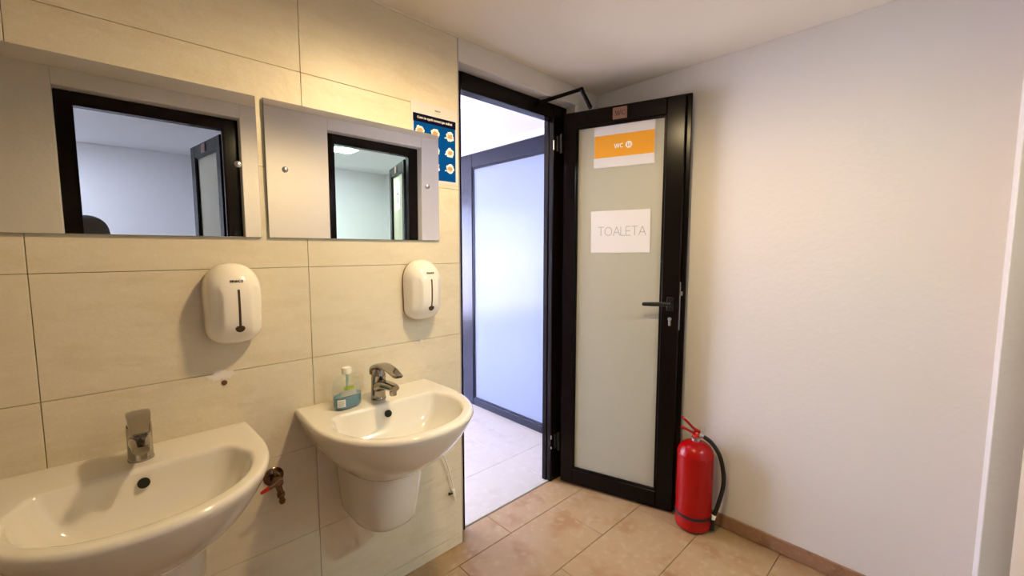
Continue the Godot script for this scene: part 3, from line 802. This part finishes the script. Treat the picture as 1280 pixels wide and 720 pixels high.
# ------------------------------------------------------------------ papers on the door
func door_papers() -> void:
	var turn := -atan2(0.95416, 0.2993)
	var at := Transform3D(Basis(Vector3.UP, turn), Vector3(1.743, 0, -0.02))
	var a := thing("paper_sign", at * Vector3(0.309, 1.813, -0.0172), turn)
	tag(a, "white sheet with an orange WC band taped high on the glass door", "sign")
	part("sheet", cbox(Vector3(0, 0, 0.0005), Vector3(0.297, 0.212, 0.001), 0.0003), M.paper, a)
	part("orange_band", cbox(Vector3(0, -0.004, 0.0013), Vector3(0.293, 0.108, 0.0006), 0.0001), M.orange_print, a)
	lettering("lettering", "WC", true, false, 0.044, M.white_print, a, Vector3(-0.024, -0.006, 0.0016))
	part("symbol_disc", prism(disc2(Vector2(0.026, -0.006), 0.0165, 0.0165, 32), 0.0014, 0.0021), M.white_print, a)
	for s in [-1, 1]:
		part("symbol_figure", join([prism(disc2(Vector2(0.026 + s * 0.005, 0.001), 0.0022, 0.0022, 12), 0.002, 0.0026), cbox(Vector3(0.026 + s * 0.005, -0.0085, 0.0023), Vector3(0.005, 0.0125, 0.0006), 0.0001)]), M.orange_print, a)
	var b := thing("paper_sign", at * Vector3(0.299, 1.387, -0.0172), turn)
	tag(b, "white sheet with thin grey TOALETA lettering on the glass door", "sign")
	b.rotate(Vector3(-0.954, 0, 0.299), deg_to_rad(0.4))
	part("sheet", cbox(Vector3(0, 0, 0.0005), Vector3(0.297, 0.210, 0.001), 0.0003), M.paper, b)
	var st := 0.0032; var h := 0.044; var zz := 0.0014
	var bar := func(p: Vector2, q: Vector2) -> PackedVector3Array:
		return sweep([Vector3(p.x, p.y, zz), Vector3(q.x, q.y, zz)], [[st / 2, 0.0004], [st / 2, 0.0004]], Vector3.BACK, 8, 8.0)
	var x := -0.110
	var y0 := -h / 2 + 0.002
	for ch in "TOALETA":
		var t := PackedVector3Array()
		var w := 0.028
		match ch:
			"T":
				w = 0.030
				t = join([bar.call(Vector2(x, y0 + h), Vector2(x + w, y0 + h)), bar.call(Vector2(x + w / 2, y0), Vector2(x + w / 2, y0 + h))])
			"O":
				w = 0.038
				var loops := []
				for k in 32:
					var a2 := TAU * k / 32
					var dir := Vector3(cos(a2), sin(a2), 0); var c := Vector3(x + w / 2, y0 + h / 2, zz)
					loops.append(PackedVector3Array([c + dir * Vector3(w / 2, h / 2, 0) + Vector3(0, 0, 0.0004), c + dir * Vector3(w / 2, h / 2, 0) - Vector3(0, 0, 0.0004), c + dir * Vector3(w / 2 - st, h / 2 - st, 0) - Vector3(0, 0, 0.0004), c + dir * Vector3(w / 2 - st, h / 2 - st, 0) + Vector3(0, 0, 0.0004)]))
				t = loft(loops, true)
			"A":
				w = 0.034
				t = join([bar.call(Vector2(x, y0), Vector2(x + w / 2, y0 + h)), bar.call(Vector2(x + w, y0), Vector2(x + w / 2, y0 + h)), bar.call(Vector2(x + w * 0.2, y0 + h * 0.35), Vector2(x + w * 0.8, y0 + h * 0.35))])
			"L":
				w = 0.020
				t = join([bar.call(Vector2(x, y0), Vector2(x, y0 + h)), bar.call(Vector2(x, y0), Vector2(x + w, y0))])
			"E":
				w = 0.022
				t = join([bar.call(Vector2(x, y0), Vector2(x, y0 + h)), bar.call(Vector2(x, y0), Vector2(x + w, y0)), bar.call(Vector2(x, y0 + h), Vector2(x + w, y0 + h)), bar.call(Vector2(x, y0 + h * 0.52), Vector2(x + w * 0.9, y0 + h * 0.52))])
		part("letter", t, M.grey_print, b)
		x += w + (0.004 if ch in "TA" else 0.006)

# ------------------------------------------------------------------ fire extinguisher
func extinguisher() -> void:
	var o := thing("fire_extinguisher", Vector3(1.915, 0, 0.650))
	tag(o, "red fire extinguisher with black hose standing by the open door", "fire extinguisher")
	var r := 0.079
	part("cylinder", lathe([[0.060, 0.0], [0.068, 0.003], [r - 0.002, 0.012], [r, 0.022], [r, 0.352], [r + 0.0007, 0.354], [r + 0.0007, 0.357], [r, 0.359], [r - 0.004, 0.376], [r - 0.014, 0.393], [r - 0.032, 0.406], [0.026, 0.413], [0.018, 0.416]], 56), M.red_paint, o)
	part("neck", lathe([[0.018, 0.412], [0.018, 0.424], [0.021, 0.426], [0.021, 0.432], [0.015, 0.434]], 28), M.steel, o)
	part("strap", loft([ring(Vector3(0, 0.070, 0), r + 0.0002, 48), ring(Vector3(0, 0.070, 0), r + 0.0035, 48), ring(Vector3(0, 0.081, 0), r + 0.0035, 48), ring(Vector3(0, 0.081, 0), r + 0.0002, 48)], true), M.rubber, o)
	var right := Vector3(0.728, 0, 0.6855); var fwd := Vector3(-0.6855, 0, 0.728)
	part("valve_body", join([cbox(Vector3(0, 0.445, 0), Vector3(0.030, 0.030, 0.030), 0.006), rod(Vector3(0, 0.43, 0), Vector3(0, 0.470, 0), 0.010)]), M.red_plastic, o)
	part("lever", sweep(smooth_path([right * 0.014 + Vector3(0, 0.458, 0), -right * 0.012 + Vector3(0, 0.474, 0), -right * 0.045 + Vector3(0, 0.508, 0), -right * 0.066 + Vector3(0, 0.528, 0)], 4), lerp_sizes([[0.012, 0.006], [0.013, 0.006], [0.013, 0.0055], [0.011, 0.005]], 4), Vector3.UP, 14, 3.0), M.red_paint, o)
	part("carrying_handle", sweep(smooth_path([right * 0.010 + Vector3(0, 0.450, 0), -right * 0.020 + Vector3(0, 0.456, 0), -right * 0.052 + Vector3(0, 0.474, 0), -right * 0.070 + Vector3(0, 0.478, 0)], 4), lerp_sizes([[0.012, 0.0055], [0.012, 0.0055], [0.012, 0.005], [0.010, 0.004]], 4), Vector3.UP, 14, 3.0), M.red_paint, o)
	var pin := []
	for k in 20:
		var a := TAU * k / 20
		var c := right * 0.026 + Vector3(0, 0.472, 0) + fwd * 0.006
		pin.append(c + right * cos(a) * 0.012 + Vector3(0, sin(a) * 0.012, 0))
	pin.append(pin[0])
	part("safety_pin", tube(pin, 0.0014, 1, 8), M.steel, o)
	var f := fwd * 0.045
	part("hose_coupling", rod(right * 0.010 + Vector3(0, 0.442, 0), right * 0.034 + Vector3(0, 0.436, 0) + fwd * 0.012, 0.010, 0.009), M.steel, o)
	part("hose", tube([right * 0.030 + Vector3(0, 0.438, 0) + fwd * 0.010, right * 0.058 + Vector3(0, 0.418, 0) + fwd * 0.030, right * 0.090 + Vector3(0, 0.365, 0) + f, right * 0.110 + Vector3(0, 0.285, 0) + f, right * 0.112 + Vector3(0, 0.215, 0) + f, right * 0.093 + Vector3(0, 0.140, 0) + f * 1.1, right * 0.074 + Vector3(0, 0.082, 0) + f * 1.1], 0.0092, 8, 14), M.rubber, o)
	part("hose_ferrule", rod(right * 0.075 + Vector3(0, 0.086, 0) + f * 1.1, right * 0.069 + Vector3(0, 0.062, 0) + f * 1.1, 0.0102), M.white_plastic, o)
	part("nozzle", rod(right * 0.069 + Vector3(0, 0.064, 0) + f * 1.1, right * 0.064 + Vector3(0, 0.012, 0) + f * 1.1, 0.0095, 0.012), M.rubber, o)

# ------------------------------------------------------------------ small things by the basins
func soap_bottle() -> void:
	var o := thing("soap_bottle", Vector3(0.530, 0.7848, 0.092), 0.30)
	tag(o, "clear bottle half full of blue soap on the basin ledge", "bottle")
	var prof := [[0.044, 0.0], [0.050, 0.004], [0.0515, 0.012], [0.0515, 0.060], [0.050, 0.078], [0.045, 0.092], [0.034, 0.103], [0.020, 0.110], [0.0145, 0.113], [0.0135, 0.121]]
	var sq := 0.60
	part("bottle_shell", lathe(prof, 48, sq), M.clear_plastic, o)
	part("liquid", lathe([[0.040, 0.002], [0.047, 0.005], [0.0490, 0.012], [0.0490, 0.040], [0.0, 0.0402]], 48, sq * 0.97), M.blue_soap, o)
	part("cap", lathe([[0.0150, 0.110], [0.0155, 0.113], [0.0155, 0.127], [0.0135, 0.130], [0.0, 0.1305]], 30), M.white_plastic, o)
	part("dip_tube", rod(Vector3(0, 0.008, 0), Vector3(0.002, 0.115, 0), 0.0035, 0.0045, 12), M.pale_tube, o)
	var patch := func(a0: float, a1: float, y0: float, y1: float, called: String, m: Material, lift: float):
		var loops := []
		for k in 9:
			var a := lerpf(a0, a1, k / 8.0)
			var d := Vector3(cos(a) * 0.0515, 0, sin(a) * 0.0515 * sq)
			var e := d.normalized() * lift
			loops.append(PackedVector3Array([d + e + Vector3(0, y0, 0), d + e * 2 + Vector3(0, y0, 0), d + e * 2 + Vector3(0, y1, 0), d + e + Vector3(0, y1, 0)]))
		part(called, loft(loops), m, o)
	patch.call(2.15, 2.75, 0.012, 0.036, "barcode_label", M.white_print, 0.0004)
	for k in 5: patch.call(2.22, 2.68, 0.015 + 0.004 * k, 0.0166 + 0.004 * k, "barcode_bar", M.grey_label, 0.0008)
	patch.call(1.55, 2.20, 0.066, 0.076, "brand_label", M.green_label, 0.0004)
	patch.call(1.35, 2.45, 0.045, 0.064, "text_label", M.grey_label, 0.0003)

func valve() -> void:
	var o := thing("angle_valve", Vector3(0.325, 0.585, 0))
	tag(o, "worn chrome angle valve with a red lever between the basins", "valve")
	var out_ := Basis(Vector3.RIGHT, PI / 2)
	part("rosette", tf(lathe([[0.029, 0.0], [0.029, 0.002], [0.024, 0.007], [0.014, 0.010]], 32), Transform3D(out_, Vector3.ZERO)), M.old_brass, o)
	part("body", join([rod(Vector3(0, 0, 0.006), Vector3(0, 0, 0.046), 0.0125), rod(Vector3(0, 0, 0.042), Vector3(0, 0, 0.060), 0.016, 0.014)]), M.old_brass, o)
	part("outlet", join([rod(Vector3(0.002, 0, 0.028), Vector3(0.012, -0.052, 0.030), 0.0085), rod(Vector3(0.0105, -0.044, 0.030), Vector3(0.0125, -0.058, 0.030), 0.0125, 0.0125, 6), rod(Vector3(0.0125, -0.058, 0.030), Vector3(0.015, -0.082, 0.030), 0.0075), rod(Vector3(0.0138, -0.070, 0.030), Vector3(0.0145, -0.076, 0.030), 0.0095)]), M.old_brass, o)
	part("lever", sweep([Vector3(0.010, 0.008, 0.060), Vector3(-0.014, 0.004, 0.064), Vector3(-0.030, -0.001, 0.066)], [[0.008, 0.004], [0.0075, 0.004], [0.006, 0.003]], Vector3.BACK, 14, 3.0), M.old_brass, o)
	part("red_grip", sweep([Vector3(-0.028, 0.000, 0.066), Vector3(-0.040, -0.004, 0.066), Vector3(-0.050, -0.009, 0.064)], [[0.0065, 0.0035], [0.006, 0.003], [0.004, 0.002]], Vector3.BACK, 14, 3.0), M.red_plastic, o)

func cable() -> void:
	var o := thing("cable")
	tag(o, "thin white cable with a loose connector hanging under the basin", "cable")
	part("cord", tube([Vector3(0.885, 0.60, 0.05), Vector3(0.912, 0.525, 0.03), Vector3(0.938, 0.470, 0.022), Vector3(0.968, 0.392, 0.018), Vector3(0.988, 0.320, 0.018), Vector3(0.995, 0.276, 0.018)], 0.0030, 8, 10), M.white_plastic, o)
	part("connector", join([rod(Vector3(0.994, 0.280, 0.018), Vector3(1.000, 0.246, 0.018), 0.0075), rod(Vector3(1.0, 0.250, 0.018), Vector3(1.004, 0.226, 0.018), 0.005)]), M.white_plastic, o)
	part("clip", join([cbox(Vector3(0.980, 0.266, 0.022), Vector3(0.018, 0.006, 0.008), 0.002), cbox(Vector3(0.972, 0.269, 0.022), Vector3(0.007, 0.012, 0.008), 0.002)]), M.rubber, o)

# ------------------------------------------------------------------ the person holding the camera, whose shoulder the mirror shows
func field_mesh(bones: Array, cell: float, blend: float, inflate := 0.0) -> PackedVector3Array:   # bones: [a, b, ra, rb]
	var lo := Vector3.ONE * 1e9; var hi := -lo
	for b in bones:
		var r: float = maxf(b[2], b[3]) + inflate + blend + 3 * cell
		for p in [b[0], b[1]]: lo = lo.min(p - Vector3.ONE * r); hi = hi.max(p + Vector3.ONE * r)
	var n := Vector3i(((hi - lo) / cell).ceil()) + Vector3i.ONE
	var grid := PackedFloat32Array(); grid.resize(n.x * n.y * n.z); grid.fill(1.0)
	for b in bones:
		var pa: Vector3 = b[0]; var ab: Vector3 = b[1] - b[0]
		var ra: float = b[2] + inflate; var rb: float = b[3] + inflate
		var l2 := maxf(ab.length_squared(), 1e-9)
		var r := maxf(ra, rb) + blend + 2 * cell
		var s := Vector3i(((pa.min(b[1]) - Vector3.ONE * r - lo) / cell).floor()).clamp(Vector3i.ZERO, n - Vector3i.ONE)
		var e := Vector3i(((pa.max(b[1]) + Vector3.ONE * r - lo) / cell).ceil()).clamp(Vector3i.ZERO, n - Vector3i.ONE)
		for z in range(s.z, e.z + 1):
			for y in range(s.y, e.y + 1):
				var at := (z * n.y + y) * n.x
				for x in range(s.x, e.x + 1):
					var p := lo + Vector3(x, y, z) * cell - pa
					var t := clampf(p.dot(ab) / l2, 0.0, 1.0)
					var d := (p - ab * t).length() - lerpf(ra, rb, t)
					var g := grid[at + x]
					var h := maxf(blend - absf(d - g), 0.0) / blend
					grid[at + x] = minf(d, g) - h * h * blend * 0.25
	var id := {}
	var pts := PackedVector3Array()
	var corner := [0, 1, n.x, n.x + 1, n.x * n.y, n.x * n.y + 1, n.x * n.y + n.x, n.x * n.y + n.x + 1]
	var edges := [[0, 1], [2, 3], [4, 5], [6, 7], [0, 2], [1, 3], [4, 6], [5, 7], [0, 4], [1, 5], [2, 6], [3, 7]]
	for z in n.z - 1:
		for y in n.y - 1:
			for x in n.x - 1:
				var at := (z * n.y + y) * n.x + x
				var first := grid[at] < 0.0
				var mixed := false
				for k in range(1, 8):
					if (grid[at + corner[k]] < 0.0) != first: mixed = true; break
				if not mixed: continue
				var sum := Vector3.ZERO; var m := 0
				for e in edges:
					var u := grid[at + corner[e[0]]]; var v := grid[at + corner[e[1]]]
					if (u < 0.0) == (v < 0.0): continue
					var t := u / (u - v)
					var p0 := Vector3(e[0] & 1, (e[0] >> 1) & 1, e[0] >> 2); var p1 := Vector3(e[1] & 1, (e[1] >> 1) & 1, e[1] >> 2)
					sum += p0.lerp(p1, t); m += 1
				id[at] = pts.size()
				pts.append(lo + (Vector3(x, y, z) + sum / m) * cell)
	var out := PackedVector3Array()
	var strides := [1, n.x, n.x * n.y]
	for at in id:
		for axis in 3:
			var u := grid[at]; var v: float = grid[at + strides[axis]]
			if (u < 0.0) == (v < 0.0): continue
			var s1: int = strides[(axis + 1) % 3]; var s2: int = strides[(axis + 2) % 3]
			if not (id.has(at - s1) and id.has(at - s2) and id.has(at - s1 - s2)): continue
			var a := pts[id[at]]; var b := pts[id[at - s1]]; var c := pts[id[at - s1 - s2]]; var d := pts[id[at - s2]]
			if u < 0.0: out.append_array(PackedVector3Array([a, b, c, a, c, d]))
			else: out.append_array(PackedVector3Array([a, c, b, a, d, c]))
	return outward(out)

func hand_bones(wrist: Vector3, fwd: Vector3, up: Vector3, side: Vector3, palm: Vector3) -> Array:   # fwd: along the fingers; side: towards the thumb; palm: out of the palm
	var b := []
	for k in 4:
		var s := side * (0.030 - 0.020 * k)
		var root := wrist + fwd * 0.085 + s
		b.append([wrist + s * 0.55 + fwd * 0.01, root, 0.014, 0.011])
		var l: float = [0.034, 0.038, 0.035, 0.028][k]
		var p1 := root + (fwd * 0.85 + palm * 0.5).normalized() * l
		var p2 := p1 + (fwd * 0.25 + palm * 0.95).normalized() * l * 0.75
		var p3 := p2 + (palm * 0.8 - fwd * 0.5).normalized() * l * 0.55
		b.append([root, p1, 0.0095, 0.0088]); b.append([p1, p2, 0.0088, 0.0080]); b.append([p2, p3, 0.0080, 0.0070])
	var t0 := wrist + side * 0.024 + fwd * 0.022
	var t1 := t0 + (side * 0.8 + fwd * 0.5 + palm * 0.3).normalized() * 0.038
	var t2 := t1 + (fwd * 0.6 + palm * 0.7 + side * 0.2).normalized() * 0.032
	var t3 := t2 + (palm * 0.8 + fwd * 0.4 - side * 0.1).normalized() * 0.024
	b.append([t0, t1, 0.014, 0.011]); b.append([t1, t2, 0.0105, 0.0092]); b.append([t2, t3, 0.0092, 0.0078])
	return b

func person() -> void:
	var o := thing("person", Vector3(-0.25, 0.0, 1.93))
	tag(o, "person in a dark jacket in the cubicle doorway, one shoulder reflected in the mirror", "person")
	var hip := Vector3(0, 0.93, 0)
	var neck := Vector3(0, 1.47, 0.0)
	var head := Vector3(0.0, 1.635, -0.03)
	var torso := [[hip + Vector3(-0.055, 0, 0), hip + Vector3(0.055, 0, 0), 0.115, 0.115], [hip + Vector3(0, 0.03, 0), Vector3(0, 1.16, 0), 0.125, 0.115], [Vector3(-0.05, 1.16, 0), Vector3(-0.07, 1.33, 0), 0.10, 0.105], [Vector3(0.05, 1.16, 0), Vector3(0.07, 1.33, 0), 0.10, 0.105], [Vector3(-0.145, 1.405, 0), Vector3(0.145, 1.405, 0), 0.062, 0.062], [Vector3(0, 1.36, 0), neck, 0.09, 0.062]]
	var sh_r := Vector3(0.168, 1.400, 0.0); var el_r := Vector3(0.235, 1.165, -0.14); var wr_r := Vector3(0.275, 1.225, -0.405)
	var sh_l := Vector3(-0.168, 1.400, 0.0); var el_l := Vector3(-0.225, 1.13, 0.03); var wr_l := Vector3(-0.23, 0.89, -0.03)
	var arms := [[sh_r, el_r, 0.056, 0.043], [el_r, wr_r, 0.042, 0.028], [sh_l, el_l, 0.056, 0.043], [el_l, wr_l, 0.042, 0.028]]
	var legs := []
	for s in [-1, 1]:
		legs.append([Vector3(s * 0.085, 0.90, 0), Vector3(s * 0.095, 0.49, -0.01), 0.090, 0.058])
		legs.append([Vector3(s * 0.095, 0.49, -0.01), Vector3(s * 0.10, 0.09, 0.02), 0.057, 0.040])
	var skull := [[head + Vector3(0, 0.030, 0.02), head + Vector3(0, 0.030, -0.015), 0.078, 0.074], [head + Vector3(0, -0.02, -0.02), head + Vector3(0, -0.075, -0.045), 0.060, 0.040], [neck + Vector3(0, -0.03, 0), head + Vector3(0, -0.06, 0.01), 0.054, 0.052], [head + Vector3(0, 0.012, -0.082), head + Vector3(0, -0.028, -0.100), 0.009, 0.013]]
	for s in [-1, 1]:
		skull.append([head + Vector3(s * 0.076, 0.012, 0.006), head + Vector3(s * 0.074, -0.022, 0.000), 0.012, 0.009])
		skull.append([head + Vector3(s * 0.030, -0.010, -0.055), head + Vector3(s * 0.040, -0.020, -0.045), 0.024, 0.022])
	var hr := hand_bones(wr_r, Vector3(-0.45, 0.85, -0.16).normalized(), Vector3.UP, Vector3(-0.86, -0.48, -0.1).normalized(), Vector3(-0.20, 0.05, -0.97).normalized())
	var hl := hand_bones(wr_l, Vector3(0.02, -0.98, -0.16).normalized(), Vector3.UP, Vector3(0.15, -0.1, -0.98).normalized(), Vector3(0.98, 0.0, 0.15).normalized())
	var skin := join([field_mesh(torso + arms + legs, 0.016, 0.04), field_mesh(skull, 0.006, 0.022), field_mesh(hr, 0.0042, 0.006), field_mesh(hl, 0.0042, 0.006)])
	part("body", skin, M.skin, o, 70)
	var sleeves := []
	for a in arms: sleeves.append([a[0], a[1].lerp(a[0], 0.05) if a[3] < 0.03 else a[1], a[2] + 0.014, a[3] + 0.014])
	part("jacket", field_mesh(torso.map(func(b): return [b[0], b[1], b[2] + 0.016, b[3] + 0.016]).slice(1) + sleeves, 0.014, 0.05), M.jacket, o, 70)
	part("trousers", field_mesh(legs.map(func(b): return [b[0], b[1], b[2] + 0.014, b[3] + 0.016]) + [[hip + Vector3(-0.05, 0.02, 0), hip + Vector3(0.05, 0.02, 0), 0.125, 0.125]], 0.016, 0.05), M.trousers, o, 70)
	for s in [-1, 1]:
		part("shoe", field_mesh([[Vector3(s * 0.10, 0.055, 0.05), Vector3(s * 0.105, 0.042, -0.16), 0.047, 0.038], [Vector3(s * 0.10, 0.10, 0.02), Vector3(s * 0.10, 0.05, -0.05), 0.046, 0.045]], 0.010, 0.03), M.shoe, o, 70)
		part("eye", moved(lathe([[0.0, -0.011], [0.008, -0.0075], [0.011, 0], [0.008, 0.0075], [0.0, 0.011]], 18), head + Vector3(s * 0.031, 0.008, -0.074)), M.eye, o, 70)
		part("eyebrow", sweep([head + Vector3(s * 0.016, 0.030, -0.091), head + Vector3(s * 0.034, 0.034, -0.086), head + Vector3(s * 0.050, 0.028, -0.074)], [[0.003, 0.003], [0.004, 0.0035], [0.002, 0.002]]), M.hair, o, 70)
	part("mouth", sweep([head + Vector3(-0.024, -0.056, -0.074), head + Vector3(0, -0.055, -0.086), head + Vector3(0.024, -0.056, -0.074)], [[0.003, 0.003], [0.006, 0.005], [0.003, 0.003]]), M.lip, o, 70)
	part("hair", field_mesh([[head + Vector3(0, 0.046, 0.026), head + Vector3(0, 0.056, -0.022), 0.080, 0.070], [head + Vector3(0, 0.02, 0.045), head + Vector3(0, -0.03, 0.045), 0.062, 0.048]], 0.008, 0.02), M.hair, o, 70)
	var p := thing("phone", Vector3(0.0, 1.275, 1.478))
	tag(p, "black phone held up in the hand of the person", "phone")
	part("case", cbox(Vector3.ZERO, Vector3(0.152, 0.074, 0.008), 0.003), M.black_plastic, p)
	part("screen", cbox(Vector3(0, 0, 0.0042), Vector3(0.146, 0.068, 0.0006), 0.0002), M.ink, p)
